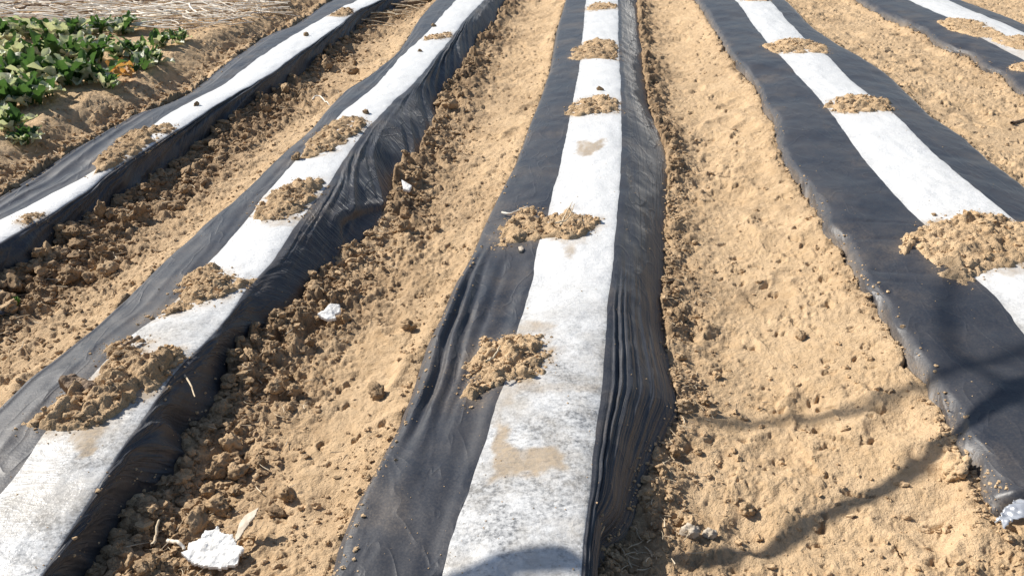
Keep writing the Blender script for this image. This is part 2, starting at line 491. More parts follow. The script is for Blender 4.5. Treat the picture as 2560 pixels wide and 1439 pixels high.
tag(link('ground', gm, M_SOIL), kind='structure')

# ---------------- film surface
def pchip(A, N):
    """A: (K, rows) control values -> (sum N + 1, rows) monotone interpolation"""
    d = np.diff(A, axis=0)
    K = A.shape[0]
    m = np.zeros_like(A)
    prod = d[:-1] * d[1:]
    m[1:-1] = np.where(prod > 0, 2 * prod / (d[:-1] + d[1:] + 1e-12 * np.sign(d[:-1] + d[1:] + 1e-15)), 0)
    m[0] = d[0]; m[-1] = d[-1]
    out = []; par = []
    for k in range(K - 1):
        for i in range(N[k] + (1 if k == K - 2 else 0)):
            t = i / N[k]
            h00 = 2 * t**3 - 3 * t**2 + 1; h10 = t**3 - 2 * t**2 + t; h01 = -2 * t**3 + 3 * t**2; h11 = t**3 - t**2
            out.append(h00 * A[k] + h10 * m[k] + h01 * A[k + 1] + h11 * m[k + 1])
            par.append(k + t)
    return np.array(out), np.array(par)

MOUNDS = []   # filled below, used for dust on the film
def poly_w(pts, z=ZTOP + .01):
    return [P(x, y, z) for x, y in pts]

MOUND_DEF = [
 # (bed, polygon px, height, label)
 (1, [(835,30),(850,22),(880,24),(885,32),(860,44),(835,44),(818,40)], .03, 'small dark crumb heap at the far tip of the leftmost strip', .75),
 (1, [(225,440),(245,395),(290,350),(330,328),(390,316),(440,318),(478,340),(460,352),(400,368),(355,388),(300,420),(260,430)], .04, 'brown crumbly soil heap across the leftmost film strip', .55),
 (1, [(33,552),(45,538),(80,530),(128,530),(138,543),(115,556),(60,562)], .02, 'thin straw coloured crumb patch on the leftmost white stripe by the frame edge', .25),
 (2, [(1055,92),(1075,86),(1105,84),(1125,78),(1130,90),(1100,98),(1062,100)], .018, 'thin flat soil patch farthest up the second strip from the left', .2),
 (2, [(742,398),(765,355),(800,318),(850,298),(905,296),(922,308),(900,335),(860,362),(825,388),(790,396)], .038, 'rounded brown soil heap with a dark clod, second strip, fourth from the camera', .35),
 (2, [(628,548),(640,508),(690,480),(740,455),(800,450),(820,470),(828,512),(790,540),(740,548),(700,552),(655,556)], .045, 'large smooth edged soil heap where the second strip pinches inward', .25),
 (2, [(428,712),(450,682),(510,660),(555,664),(575,675),(600,688),(640,684),(655,690),(640,700),(600,715),(570,735),(520,757),(470,775),(430,783),(400,792),(345,798),(345,785),(385,772),(440,745)], .045, 'long soil heap with a thin tail of pale crumbs at both ends, second strip', .22),
 (2, [(240,882),(250,862),(290,850),(330,838),(372,842),(376,855),(335,872),(300,880),(275,890)], .028, 'row of brown clods lying just above the largest heap of the second strip', .5),
 (2, [(240,950),(268,908),(300,880),(340,866),(380,885),(430,872),(460,878),(462,895),(440,930),(410,965),(380,990),(310,1030),(250,1070),(190,1082),(120,1080),(48,1068),(70,1048),(120,1018),(150,985)], .085, 'largest and cloddiest soil heap, near the bottom left of the second strip', .5),
 (3, [(1462,14),(1490,6),(1530,6),(1550,10),(1542,20),(1480,27),(1464,22)], .02, 'thin pale sand patch farthest up the middle strip', .1),
 (3, [(1422,142),(1430,122),(1455,105),(1490,97),(1530,100),(1565,114),(1575,135),(1560,147),(1530,150),(1480,146),(1445,148)], .038, 'grey brown twiggy soil heap on the middle strip, second from the top', .45),
 (3, [(1408,284),(1425,262),(1460,248),(1500,240),(1545,250),(1585,262),(1575,274),(1545,282),(1490,288),(1440,290)], .034, 'flat lens shaped soil heap on the middle strip', .2),
 (3, [(1228,620),(1238,585),(1262,552),(1295,515),(1330,508),(1352,520),(1362,540),(1395,536),(1425,520),(1440,535),(1470,538),(1505,548),(1495,565),(1470,590),(1425,605),(1375,600),(1330,605),(1280,606),(1245,612)], .042, 'wide ragged soil heap with straw spikes spread over the middle strip', .15),
 (3, [(1155,985),(1160,930),(1170,890),(1195,842),(1245,826),(1300,832),(1355,835),(1382,862),(1378,900),(1362,930),(1330,952),(1275,958),(1225,962),(1200,992),(1178,996)], .055, 'square cornered crumbly heap nearest the camera on the middle strip', .15),
 (4, [(1850,-4),(1880,-8),(1915,-6),(1925,2),(1890,5),(1855,3)], .02, 'thin sand line at the very top of the right hand strip', .1),
 (4, [(1902,112),(1930,102),(1960,95),(2010,93),(2045,102),(2075,120),(2070,132),(2030,132),(1985,136),(1945,134),(1920,122)], .036, 'upper of two crumbly sand heaps on the right hand strip', .12),
 (4, [(2060,264),(2080,248),(2110,240),(2160,237),(2210,242),(2236,262),(2235,276),(2190,280),(2140,284),(2090,278)], .04, 'golden loaf shaped sand heap across the right hand strip', .08),
 (4, [(2242,622),(2246,600),(2270,575),(2300,568),(2325,552),(2345,545),(2390,538),(2430,532),(2500,535),(2540,548),(2585,562),(2600,620),(2560,662),(2520,672),(2465,682),(2430,708),(2400,705),(2360,685),(2325,655),(2300,622),(2285,604),(2268,628)], .05, 'biggest sand heap, at the right edge of the photo on the wide strip', .08),
 (5, [(2340,50),(2370,46),(2410,50),(2450,56),(2480,68),(2515,92),(2560,90),(2610,105),(2600,128),(2550,124),(2510,112),(2470,96),(2420,86),(2370,70)], .03, 'long thin sand spread over the farthest right strip', .08),
 (5, [(2520,160),(2545,150),(2590,152),(2620,165),(2580,176),(2540,170)], .025, 'small sand heap cut by the right frame edge on the farthest right strip', .08),
]
STAINS = {2: [([(150,1075),(210,1085),(300,1045),(262,1100),(235,1140),(205,1162),(180,1120)], .95),
              ([(655,560),(700,552),(760,545),(740,570),(680,575)], .4)],
          3: [([(1438,372),(1445,355),(1470,352),(1480,362),(1500,350),(1517,350),(1508,372),(1480,392),(1455,396),(1440,388)], .85),
              ([(1380,600),(1480,590),(1465,620),(1440,625),(1432,665),(1410,650),(1405,620)], .55),
              ([(1225,1195),(1230,1120),(1245,1050),(1275,1070),(1270,1110),(1300,1125),(1390,1122),(1420,1150),(1415,1190),(1330,1195),(1270,1205),(1210,1225)], .9),
              ([(1290,815),(1330,805),(1395,815),(1385,840),(1300,835)], .5),
              ([(1265,965),(1500,960),(1500,985),(1290,990),(1240,1060),(1232,1060)], .35)],
          1: [([(222,440),(262,415),(300,405),(350,385),(390,370),(380,380),(300,425),(260,432),(225,455)], .6)],
          4: [([(2470,680),(2560,655),(2600,640),(2590,680),(2520,700)], .5)],
          5: [([(2420,90),(2500,100),(2560,125),(2600,150),(2560,150),(2480,125)], .4)]}

FILMGRID = {}
for b in sorted(T):
    B = BED[b]
    Xc, par = pchip(B['X'], B['N']); Zc, _ = pchip(B['Z'], B['N'])
    Xs = Xc.T; Zs = Zc.T                     # rows x cols
    Ys = np.repeat(ROWS[:, None], Xs.shape[1], 1)
    pr = np.repeat(par[None, :], NROW, 0)
    iw = B['iw']
    # crown over the stripe, sag along the length
    tw = np.clip(pr - iw, 0, 1)
    Zs = Zs + .010 * np.sin(np.pi * tw) * ((pr > iw) & (pr < iw + 1))
    top = sstep(.04, .11, Zs)
    Zs = Zs + top * (.010 * vn(Ys * 1.3, 0 * Ys, 100 + b) + .004 * vn(Ys * 6, Xs * 6, 110 + b))
    # folds along grid normals
    gy = np.gradient(np.stack([Xs, Ys, Zs], -1), axis=0); gx = np.gradient(np.stack([Xs, Ys, Zs], -1), axis=1)
    nrm = np.cross(gx, gy); nrm /= (np.linalg.norm(nrm, axis=2, keepdims=True) + 1e-12)
    # distortion near the edges stays small so that outlines hold
    if b <= 3:
        v = np.clip((pr - (iw + 1)) / 2, 0, 1)           # 0 stripe edge .. 1 ground, right flank
        on = (pr > iw + 1)
        env = sstep(0.03, .35, v) * (1 - .5 * sstep(.85, 1, v)) * on
    else:
        v = np.clip((iw - pr) / 2, 0, 1)
        on = (pr < iw)
        env = sstep(.45, .7, v) * on
    s = Ys
    wob = vn(s * 1.1, v * 1.3, 200 + b)
    amp = .35 + .65 * sstep(-.2, .4, vn(s * .9, s * 0, 210 + b))
    if b == 3:
        nearm = sstep(3.3, 2.4, s)
        pleat = np.abs(vn(v * 6.5 + s * .9 + wob * .25, s * .25, 220)) - .35
        pleat2 = np.abs(vn(v * 21 + s * 1.9, s * .3, 223)) - .3
        drape = .4 * vn(s * 4 + v * 3, v * 1.5, 221)
        D = env * (nearm * (-.030 * pleat - .006 * pleat2) + (1 - nearm) * .007 * drape)
    elif b in (1, 2):
        farm = sstep(2.9, 3.9, s)
        f1 = np.abs(vn(s * 11 - v * 2.6 + wob * 1.2, v * 1.0, 230 + b)) - .35
        f2 = np.abs(vn(s * 15 - v * 3.5, v * 2, 234 + b)) - .3
        g1 = np.abs(vn(s * 2.6 + v * 5.0 + wob, v * 1.2, 240 + b)) - .35
        g2 = np.abs(vn(s * 5.0 + v * 9, v * 1.5, 244 + b)) - .3
        D = env * amp * ((1 - farm) * (-.016 * f1 - .006 * f2) + farm * (-.034 * g1 - .012 * g2))
    else:
        f1 = np.abs(vn(s * 9 + v * 3, v * 2, 250 + b)) - .3
        D = env * (-.012 * f1)
    if b == 3: fu = v * 17 + s * 1.5 * (1 - v * .3); fv = s * .7
    elif b in (1, 2): fu = s * 13 + v * (-4 + 13 * sstep(2.9, 4.2, s)); fv = v * 1.6
    else: fu = s * 15 + v * 3; fv = v * 2
    fm = env * (.5 + .5 * amp) * (1 if b <= 3 else .35)
    if b == 3: fm = env * (.25 + .75 * sstep(3.4, 2.4, s))
    if b == 2:
        flap = sdist(Xs, Ys, [P(q, w, .05) for q, w in [(985, 497), (930, 522), (880, 553), (855, 575), (852, 620), (845, 700), (1020, 690), (1040, 520)]])
        D = D - .026 * sstep(-.002, .022, flap) * sstep(1, .7, v) + .006 * np.exp(-((flap + .02) / .02) ** 2) * on
    # soft creases on the flatter black bands
    if b <= 3:
        u = np.clip(pr - 2, 0, 1); bandm = (pr > 1.6) & (pr < iw)
        be = sstep(0, .15, u) * sstep(1, .75, u) * bandm
        near = sstep(3.6, 2.6, s) if b == 3 else (.45 + 0 * s)
        if b == 1: near = 1.1 + 0 * s
        cz = np.abs(vn(u * (4.2 if b != 3 else 3.4) + s * .35, s * .45, 260 + b)) - .3
        D = D - be * near * (.016 if b != 3 else .034) * cz
    if b == 3:
        for (u0, du, a, w_) in ((.30, .05, .016, .050), (.47, .09, .013, .035), (.62, -.05, .006, .03)):
            gl_ = sstep(1.9, 2.3, s) * sstep(3.4, 2.9, s)
            uc_ = u0 - du * (s - 2.6) + .03 * vn(s * 2.5, 0 * s, 340)
            D = D + bandm * gl_ * a * (-np.exp(-((u - uc_) / w_) ** 2) + .7 * np.exp(-((u - uc_ + .09) / w_) ** 2))
    if b == 4:
        u = np.clip((pr - 1) / 2, 0, 1); be = sstep(.4, .6, u) * sstep(1, .9, u) * ((pr > 1) & (pr < 3))
        D = D + be * .006 * vn(s * 3, u * 3, 270)
        # rope-like tight creases pulled by the big sand heap
        D = D - be * .004 * sstep(.25, 0, np.abs(vn(s * 10 + u * 2, u, 271))) * sstep(2.9, 3.2, s) * sstep(3.9, 3.5, s)
    edgeW = np.exp(-((pr - iw) / .10) ** 2) + np.exp(-((pr - iw - 1) / .05) ** 2)
    D = D * (1 - np.clip(edgeW, 0, 1)) + .0018 * vn(Xs * 22, Ys * 14, 280 + b) * top
    Xs = Xs + nrm[..., 0] * D; Ys2 = Ys + nrm[..., 1] * D; Zs = Zs + nrm[..., 2] * D
    if B['yend'] > 0:
        e = sstep(B['yend'] + .07, B['yend'] - .05, Ys)
        cr = sstep(B['yend'] + .16, B['yend'] + .02, Ys)
        Zs = Zs - e * .26 + cr * (1 - e) * (.034 * (np.abs(vn(Xs * 15 + Ys * 10, Ys * 14, 290)) - .3))
    # dust / stains
    cdist = np.full(Xs.shape, -9.0)
    for (bb, poly, hh, lab, mo) in MOUND_DEF:
        if bb == b: cdist = np.maximum(cdist, sdist(Xs, Ys, poly_w(poly)))
    dust = .70 * np.exp(np.minimum(cdist, 0) / .035) * (.5 + .5 * fbm(Xs * 20, Ys * 20, 3, 300)) + .10
    dust = dust + .8 * (sstep(.055, .0, Zs) if b <= 3 else .8 * sstep(.12, .08, Zs)) + .22 * sstep(.1, .5, fbm(Xs * 6, Ys * 4.0, 4, 305))
    stain = 1.0 * np.exp(np.minimum(cdist, 0) / .026) * (.45 + 1.1 * fbm(Xs * 25, Ys * 25, 3, 301))
    for poly, a in STAINS.get(b, []):
        sd = sdist(Xs + .022 * fbm(Xs * 28, Ys * 28, 3, 310, .7), Ys + .022 * fbm(Xs * 28, Ys * 28, 3, 311, .7), poly_w(poly, ZTOP))
        stain = np.maximum(stain, 1.7 * a * sstep(-.008, .018, sd) * (.72 + .5 * fbm(Xs * 35, Ys * 12, 3, 312)))
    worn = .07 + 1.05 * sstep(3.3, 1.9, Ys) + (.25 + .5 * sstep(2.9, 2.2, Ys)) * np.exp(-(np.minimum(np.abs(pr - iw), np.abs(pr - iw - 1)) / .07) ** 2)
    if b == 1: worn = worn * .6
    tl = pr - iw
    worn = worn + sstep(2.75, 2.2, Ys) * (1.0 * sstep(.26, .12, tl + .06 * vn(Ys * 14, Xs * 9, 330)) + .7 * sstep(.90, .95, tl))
    V = np.stack([Xs, Ys2, Zs], -1)
    FILMGRID[b] = (Xs, Ys2, Zs)
    cum = np.concatenate([[0], np.cumsum(B['N'])])
    first = max(0, int(np.searchsorted(ROWS, B['yend'] - .10)))
    labs = {1: 'leftmost planting bed, narrow white stripe between black film, beside the leafy plants',
            2: 'second planting bed from the left, with deeply folded black film hanging on its right side',
            3: 'middle planting bed running straight away from the camera, pleated film on its near right flank',
            4: 'fourth planting bed from the left, wide smooth black film, biggest sand heap on its stripe',
            5: 'planting bed in the upper right corner, farthest right of the five'}
    root = bpy.data.objects.new('planting_bed', None); C.objects.link(root)
    root.location = (float(np.interp(3, ROWS, B['W0'])), 3.0, 0)
    tag(root, labs[b], 'planting bed', 'film covered planting beds')
    def part(name, c0, c1, mat):
        Vs = V[first:, c0:c1 + 1]
        me = new_mesh(name, (Vs - np.array(root.location)).reshape(-1, 3), grid_faces(Vs.shape[0], Vs.shape[1]), True,
                      dict(dust=np.clip(dust[first:, c0:c1 + 1], 0, 1), stain=np.clip(stain[first:, c0:c1 + 1], 0, 1), worn=np.clip(worn[first:, c0:c1 + 1], 0, 1),
                           fu=fu[first:, c0:c1 + 1], fv=fv[first:, c0:c1 + 1], fm=fm[first:, c0:c1 + 1]))
        return link(name, me, mat, root)
    part('black_film', 0, cum[iw], M_FILM)
    part('white_stripe', cum[iw], cum[iw + 1], M_STRIPE)
    part('black_film', cum[iw + 1], cum[-1], M_FILM)

def filmz(b, x, y):
    """height of the film of bed b (nearest row, interpolated across)"""
    Xs, Ys, Zs = FILMGRID[b]
    x = np.asarray(x, float); y = np.asarray(y, float)
    out = np.zeros(x.shape)
    r = np.clip(np.searchsorted(ROWS, y.ravel()), 1, NROW - 1)
    xf = x.ravel(); o = out.ravel()
    for i in np.unique(r):
        m = r == i
        o[m] = np.interp(xf[m], np.maximum.accumulate(Xs[i]), Zs[i])
    return o.reshape(x.shape)

# ================================================================== CLODS
def clod_proto(seed, sub=2, amp=.38):
    bm = bmesh.new(); bmesh.ops.create_icosphere(bm, subdivisions=sub, radius=1)
    off = Vector((seed * 7.3, seed * 3.1, -seed * 5.7))
    for v in bm.verts:
        p = v.co.copy()
        n = mnoise.noise(p * 1.1 + off) * amp * 1.5 + mnoise.noise(p * 2.6 + off) * amp * 1.1 - abs(mnoise.noise(p * 4 + off)) * amp * 1.1 + mnoise.noise(p * 9 + off) * amp * .55
        v.co = p * (1 + n)
        # a couple of broken flat faces
        for k in range(3):
            d = Vector((math.sin(seed * 3 + k * 2.1), math.cos(seed * 5 + k), math.sin(seed + k * 4))).normalized()
            t = v.co.dot(d)
            if t > .7: v.co -= d * (t - .7) * .6
    bm.verts.ensure_lookup_table()
    V = np.array([v.co[:] for v in bm.verts]); F = np.array([[v.index for v in f.verts] for f in bm.faces])
    bm.free()
    return V, F
PROTO = [clod_proto(i, 2, .46) for i in range(12)]
PROTO_LO = [clod_proto(i, 1) for i in range(12)]
PROTO_HI = [clod_proto(i, 4, .33) for i in range(10)]

def rotm(a, b, c):
    return np.array(Matrix.Rotation(a, 3, 'X') @ Matrix.Rotation(b, 3, 'Y') @ Matrix.Rotation(c, 3, 'Z'))

def batch(xs, ys, zs, sizes, moist, protos, flat=.75):
    Vs = []; Fs = []; Ms = []; n = 0
    for x, y, z, s, mo in zip(xs, ys, zs, sizes, moist):
        V, F = protos[RNG.integers(len(protos))]
        sc = s * np.array([RNG.uniform(.75, 1.3), RNG.uniform(.7, 1.1), flat * RNG.uniform(.7, 1.15)])
        W = (V @ rotm(*RNG.uniform(0, 6.28, 3)).T) * sc + (x, y, z)
        Vs.append(W); Fs.append(F + n); Ms.append(np.full(len(V), mo)); n += len(V)
    return np.concatenate(Vs), np.concatenate(Fs), np.concatenate(Ms)

# ---- uncountable crumbs on the ground
xs = []; ys = []; ss = []; ms = []
def strip_points(b, n, y0, y1, w, side=1, smin=.004, smax=.02, mo=.6, pw=2.0):
    # uniform-ish in image: density falls with distance
    u = RNG.random(n)
    y = 1 / (1 / y0 + (1 / y1 - 1 / y0) * u)
    e = cell_y(b, 'gr' if side > 0 else 'gl', y)
    d = np.abs(RNG.normal(0, w, n)) - .02
    x = e + side * d
    s = smin + (smax - smin) * RNG.random(n) ** pw * 1.0
    s = s * np.exp(-np.clip(d, 0, 9) / (w * 2.5))
    keep = fbm(x * 3.1, y * 1.9, 3, 41) > -.35 - .35 * RNG.random(n)
    xs.append(x[keep]); ys.append(y[keep]); ss.append(s[keep]); ms.append(np.clip(mo + RNG.normal(0, .16, n), 0, 1)[keep])
strip_points(1, 3600, 2.4, 9.5, .22, 1, .006, .032, .75)
strip_points(2, 4600, 1.25, 8.5, .17, 1, .004, .024, .6)
strip_points(3, 2600, 1.25, 8.5, .10, 1, .003, .016, .45)
strip_points(4, 500, 1.4, 8, .05, -1, .003, .014, .06)
strip_points(4, 350, 2.5, 8, .07, 1, .005, .018, .3)
strip_points(5, 350, 4, 9, .06, -1, .004, .018, .1)
strip_points(1, 1700, 3, 9, .22, -1, .006, .026, .45)
strip_points(2, 600, 1.8, 8, .25, -1, .004, .013, .3)
strip_points(3, 500, 1.3, 8, .10, -1, .003, .013, .2)
# scattered over the furrows
n = 7000
u = RNG.random(n); y = 1 / (1 / 1.25 + (1 / 9.0 - 1 / 1.25) * u); x = RNG.uniform(-.62, .62, n) * (y + .9)
g0, ro, ins = base_ground(x, y)
k = ins < -.02
x, y, ro = x[k], y[k], ro[k]
patchy = fbm(x * 2.4 + 9, y * 2.4, 3, 77) > RNG.uniform(-.5, .4, len(x))
x, y, ro = x[patchy], y[patchy], ro[patchy]
xs.append(x); ys.append(y); ss.append(.002 + .013 * RNG.random(len(x)) ** 5); ms.append(np.clip(.1 + .5 * ro + RNG.normal(0, .12, len(x)), 0, 1))
xf, yf, sf, bf = [], [], [], []
for b, side, n, y0, y1, w in ((4, -1, 700, 1.45, 8, .030), (5, -1, 400, 3.5, 9, .03), (3, 1, 350, 1.7, 8, .02), (3, -1, 260, 1.25, 8, .02), (2, 1, 350, 1.3, 8, .02), (1, -1, 300, 3, 9, .03), (4, 0, 260, 1.6, 6, 0), (3, 0, 300, 1.3, 6, 0), (2, 0, 260, 1.4, 6, 0)):
    u = RNG.random(n); y = 1 / (1 / y0 + (1 / y1 - 1 / y0) * u)
    if side: x = cell_y(b, 'gr' if side > 0 else 'gl', y) - side * (np.abs(RNG.normal(0, w, n)) + (.03 if (b <= 3 and side < 0) else 0))
    else:
        a, c = cell_y(b, 'L', y), cell_y(b, 'R', y); x = a + (c - a) * RNG.random(n)
    xf.append(x); yf.append(y); sf.append((.0015 + .0065 * RNG.random(n) ** 3) if side else (.0010 + .0022 * RNG.random(n) ** 3)); bf.append(np.full(n, b))
xf, yf, sf, bf = map(np.concatenate, (xf, yf, sf, bf))
zf = np.zeros(len(xf))
for b in T: m = bf == b; zf[m] = filmz(b, xf[m], yf[m])
V, F, Mv = batch(xf, yf, zf + sf * .3, sf, np.clip(RNG.normal(.12, .12, len(xf)), 0, 1), PROTO_LO)
tag(link('film_crumbs', new_mesh('film_crumbs', V, F, False, dict(moist=Mv)), M_CLOD), 'fine soil crumbs sprinkled on the plastic film and its buried edges', 'soil', kind='stuff')
xs = np.concatenate(xs); ys = np.concatenate(ys); ss = np.concatenate(ss); ms = np.concatenate(ms)
zg = ground(xs, ys); _, _, ins = base_ground(xs, ys)
ok = ins < .012
xs, ys, ss, ms, zg = xs[ok], ys[ok], ss[ok], ms[ok], zg[ok]
V, F, Mv = batch(xs, ys, zg + ss * .25, ss, ms, PROTO)
tag(link('soil_crumbs', new_mesh('soil_crumbs', V, F, False, dict(moist=Mv)), M_CLOD),
    'loose brown soil crumbs scattered over the furrows and along the film edges', 'soil', kind='stuff')

# ---- individual larger clods (shared meshes)
clod_me = []
for i, (V, F) in enumerate(PROTO_HI):
    for mo in (.1, .5, .85):
        clod_me.append(new_mesh('clod', V, F, True, dict(moist=np.full(len(V), mo))))
def put_clod(x, y, s, mo, label, group, z=None, name='soil_clod', on=None):
    k = RNG.integers(len(PROTO_HI)) * 3 + (0 if mo < .3 else 1 if mo < .68 else 2)
    if z is None: z = float(ground(np.array([x]), np.array([y]))[0]) if on is None else float(filmz(on, np.array([x]), np.array([y]))[0])
    o = link(name, clod_me[k], M_CLOD, None, (x, y, z + s * .35))
    o.rotation_euler = RNG.uniform(0, 6.28, 3)
    o.scale = (s * RNG.uniform(.8, 1.3), s * RNG.uniform(.75, 1.1), s * RNG.uniform(.6, .9))
    tag(o, label, 'soil clod', group)
    return o
CL = {1: 'dark brown clod lying in the rough soil right of the leftmost bed',
      2: 'brown clod lying in the rough soil right of the second bed',
      3: 'tan clod lying in the crumbly soil right of the middle bed'}
for b, n, y0, y1, w, s0, s1, mo in ((1, 60, 2.5, 7.5, .17, .022, .05, .75), (2, 80, 1.3, 6.5, .13, .014, .036, .6), (3, 30, 1.3, 6, .07, .012, .024, .4)):
    for i in range(n):
        u = random.random(); y = 1 / (1 / y0 + (1 / y1 - 1 / y0) * u)
        x = float(cell_y(b, 'gr', np.array([y]))[0]) + abs(random.gauss(0, w)) + .01
        put_clod(x, y, random.uniform(s0, s1), min(1, max(0, random.gauss(mo, .2))), CL[b], 'clods right of ' + {1: 'the leftmost bed', 2: 'the second bed', 3: 'the middle bed'}[b])

# ================================================================== SOIL HEAPS ON THE FILM
def make_mound(bed, poly, H, label, mo):
    pw = np.array(poly_w(poly))
    mn = pw.min(0) - .05; mx = pw.max(0) + .05
    st = max(.0035, .0020 * pw[:, 1].mean())
    gx = np.arange(mn[0], mx[0], st); gy = np.arange(mn[1], mx[1], st)
    X, Y = np.meshgrid(gx, gy)
    wx = X + .009 * fbm(X * 50, Y * 50, 2, 400) + .018 * vn(X * 17, Y * 17, 402); wy = Y + .012 * fbm(X * 50, Y * 50, 2, 401) + .022 * vn(X * 17, Y * 17, 403)
    d = sdist(wx, wy, pw)
    w = .045
    base = filmz(bed, X, Y)
    if bed <= 3: base = np.where((X > cell_y(bed, 'W0', Y)) & (X < cell_y(bed, 'W1', Y) + .01), np.maximum(base, ZTOP - .004), base)
    if bed <= 3: d = np.minimum(d, .9 * (cell_y(bed, 'W1', Y) - .006 + .012 * vn(Y * 30, X * 30, 404) - X))
    dome = np.where(d > 0, 1 - np.exp(-np.maximum(d, 0) / w), d * 1.4 / H)
    f1, f2, rv = worley(wx * 32, wy * 32, 410); g1, g2, gv = worley(wx * 75, wy * 75, 411)
    c1, c2, cv = worley(wx * 14, wy * 14, 412)
    r = fbm(X * 30, Y * 30, 4, 413, .6)
    pos = sstep(-.004, .02, d)
    h = .48 * H * dome * (.75 + .6 * fbm(X * 11, Y * 11, 3, 407)) + pos * (.020 * np.clip(.6 - f1, 0, 1) * rv + .009 * np.clip(.6 - g1, 0, 1) * gv + .026 * (H / .05) * np.clip(.6 - c1, 0, 1) * (cv > .45) + .020 * r + .012 * fbm(wx * 16, wy * 16, 3, 415) * (H / .04))
    pit = np.clip(1 - np.hypot((wx * 19) % 1 - .5, (wy * 23) % 1 - .5) / .3, 0, 1)
    h = h - .004
    Z = base + h
    bot = base - .012
    keepv = (h > -.012) & (d > -.02)
    Z = np.where(keepv, Z, bot)
    F = grid_faces(*X.shape)
    kf = keepv.ravel()[F].all(1)
    F = F[kf]
    V = np.stack([X, Y, Z], -1).reshape(-1, 3)
    M = np.clip(mo * .6 + .35 * fbm(X * 9, Y * 9, 3, 420) + .25 * (rv - .5), 0, 1).ravel()
    used = np.unique(F); rem = np.full(len(V), -1); rem[used] = np.arange(len(used))
    V = V[used]; M = M[used]; F = rem[F]
    c = pw.mean(0); cz = float(filmz(bed, np.array([c[0]]), np.array([c[1]]))[0])
    # crumbs lying on and around the heap
    area = .5 * abs(np.dot(pw[:, 0], np.roll(pw[:, 1], 1)) - np.dot(pw[:, 1], np.roll(pw[:, 0], 1)))
    nn = int(min(420, 100 + area * 6500))
    cx = RNG.uniform(mn[0], mx[0], nn * 3); cy = RNG.uniform(mn[1], mx[1], nn * 3)
    dd = sdist(cx, cy, pw)
    if bed <= 3: dd = np.minimum(dd, cell_y(bed, 'W1', cy) - cx)
    pk = (dd > -.045 * RNG.random(len(dd)) ** 2.2) & (RNG.random(len(dd)) > .25)
    cx, cy, dd = cx[pk][:nn], cy[pk][:nn], dd[pk][:nn]
    cs = np.where(dd > .01, .002 + .013 * RNG.random(len(cx)) ** 6, .0012 + .004 * RNG.random(len(cx)) ** 3) * (.6 + .5 * min(1, H / .045))
    ix = np.clip(((cx - gx[0]) / st).astype(int), 0, len(gx) - 1); iy = np.clip(((cy - gy[0]) / st).astype(int), 0, len(gy) - 1)
    cz_ = np.maximum(Z[iy, ix], base[iy, ix])
    V2, F2, M2 = batch(cx, cy, cz_ + cs * .3, cs, np.clip(mo * .7 + RNG.normal(0, .26, len(cx)), 0, 1), PROTO)
    root = bpy.data.objects.new('soil_heap', None); C.objects.link(root); root.location = (c[0], c[1], cz)
    tag(root, label, 'soil heap', 'soil heaps weighing down the film')
    Fq = [list(map(int, f)) for f in F]
    o = link('heap_body', new_mesh('heap_body', V - np.array(root.location), F, False if st > .02 else True, dict(moist=M)), M_MOUND, root)
    o2 = link('loose_crumbs', new_mesh('loose_crumbs', V2 - np.array(root.location), F2, False, dict(moist=M2)), M_CLOD, root)
    o2['kind'] = 'stuff'
    return root
for d in MOUND_DEF:
    make_mound(*d)

# single dark crumbs on the white stripes
for (px, py, b, s, lab) in [(1085, 65, 2, .022, 'small dark clod on the second stripe, beyond the thin far patch'),
                            (1050, 129, 2, .016, 'tiny dark clod on the second white stripe just before the thin far patch'),
                            (915, 286, 2, .020, 'small dark clod on the second white stripe just beyond a brown heap'),
                            (1500, 228, 3, .020, 'small dark clod on the middle white stripe beyond the lens shaped heap'),
                            (742, 398, 2, .03, 'dark clod at the lower tip of a heap on the second bed'),
                            (2335, 537, 4, .011, 'small brown crumb just above the biggest sand heap'),
                            (765, 92, 1, .02, 'dark crumb on the far end of the leftmost white stripe'),
                            (492, 268, 1, .02, 'dark crumb halfway along the leftmost white stripe')]:
    x, y = P(px, py, ZTOP + .01)
    put_clod(x, y, s, .9, lab, None, on=b, name='soil_clod')
for (px, py, s, mo, lab) in [(945, 1003, .03, .95, 'lone dark clod on smooth sand left of the middle bed'),
                             (1020, 838, .026, .5, 'brown clod beside the left edge of the middle bed, level with the square heap'),
                             (2000, 845, .022, .4, 'clod out in the middle of the sandy furrow right of the middle bed'),
                             (1868, 1256, .026, .4, 'clod in the near sandy furrow above the curved shadow')]:
    x, y = P(px, py, .02)
    put_clod(x, y, s, mo, lab, None)
x, y = P(2388, 1185, .06); put_clod(x, y, .042, .05, 'large pale sand clod lying against the left edge of the fourth bed', None)
x, y = P(2420, 1160, .07); put_clod(x, y, .035, .05, 'smaller pale sand clod resting on the film edge beside the large one', None)

# ================================================================== STRAW, STICKS
def tube(pts, r0, r1, seg=5):
    """tapered tube along pts; returns V, F (quads)"""
    pts = np.asarray(pts, float); n = len(pts)
    tan = np.gradient(pts, axis=0); tan /= np.linalg.norm(tan, axis=1, keepdims=True) + 1e-9
    up = np.array([0, 0, 1.0]); V = []
    for i in range(n):
        a = np.cross(tan[i], up); a /= np.linalg.norm(a) + 1e-9
        bb = np.cross(a, tan[i])
        r = r0 + (r1 - r0) * i / (n - 1)
        for k in range(seg):
            th = 2 * math.pi * k / seg
            V.append(pts[i] + r * (math.cos(th) * a + math.sin(th) * bb))
    F = []
    for i in range(n - 1):
        for k in range(seg):
            F.append((i * seg + k, i * seg + (k + 1) % seg, (i + 1) * seg + (k + 1) % seg, (i + 1) * seg + k))
    V.append(pts[0]); V.append(pts[-1])
    F2 = [(k, n * seg, (k + 1) % seg, (k + 1) % seg) for k in range(0)]
    return np.array(V), np.array(F)

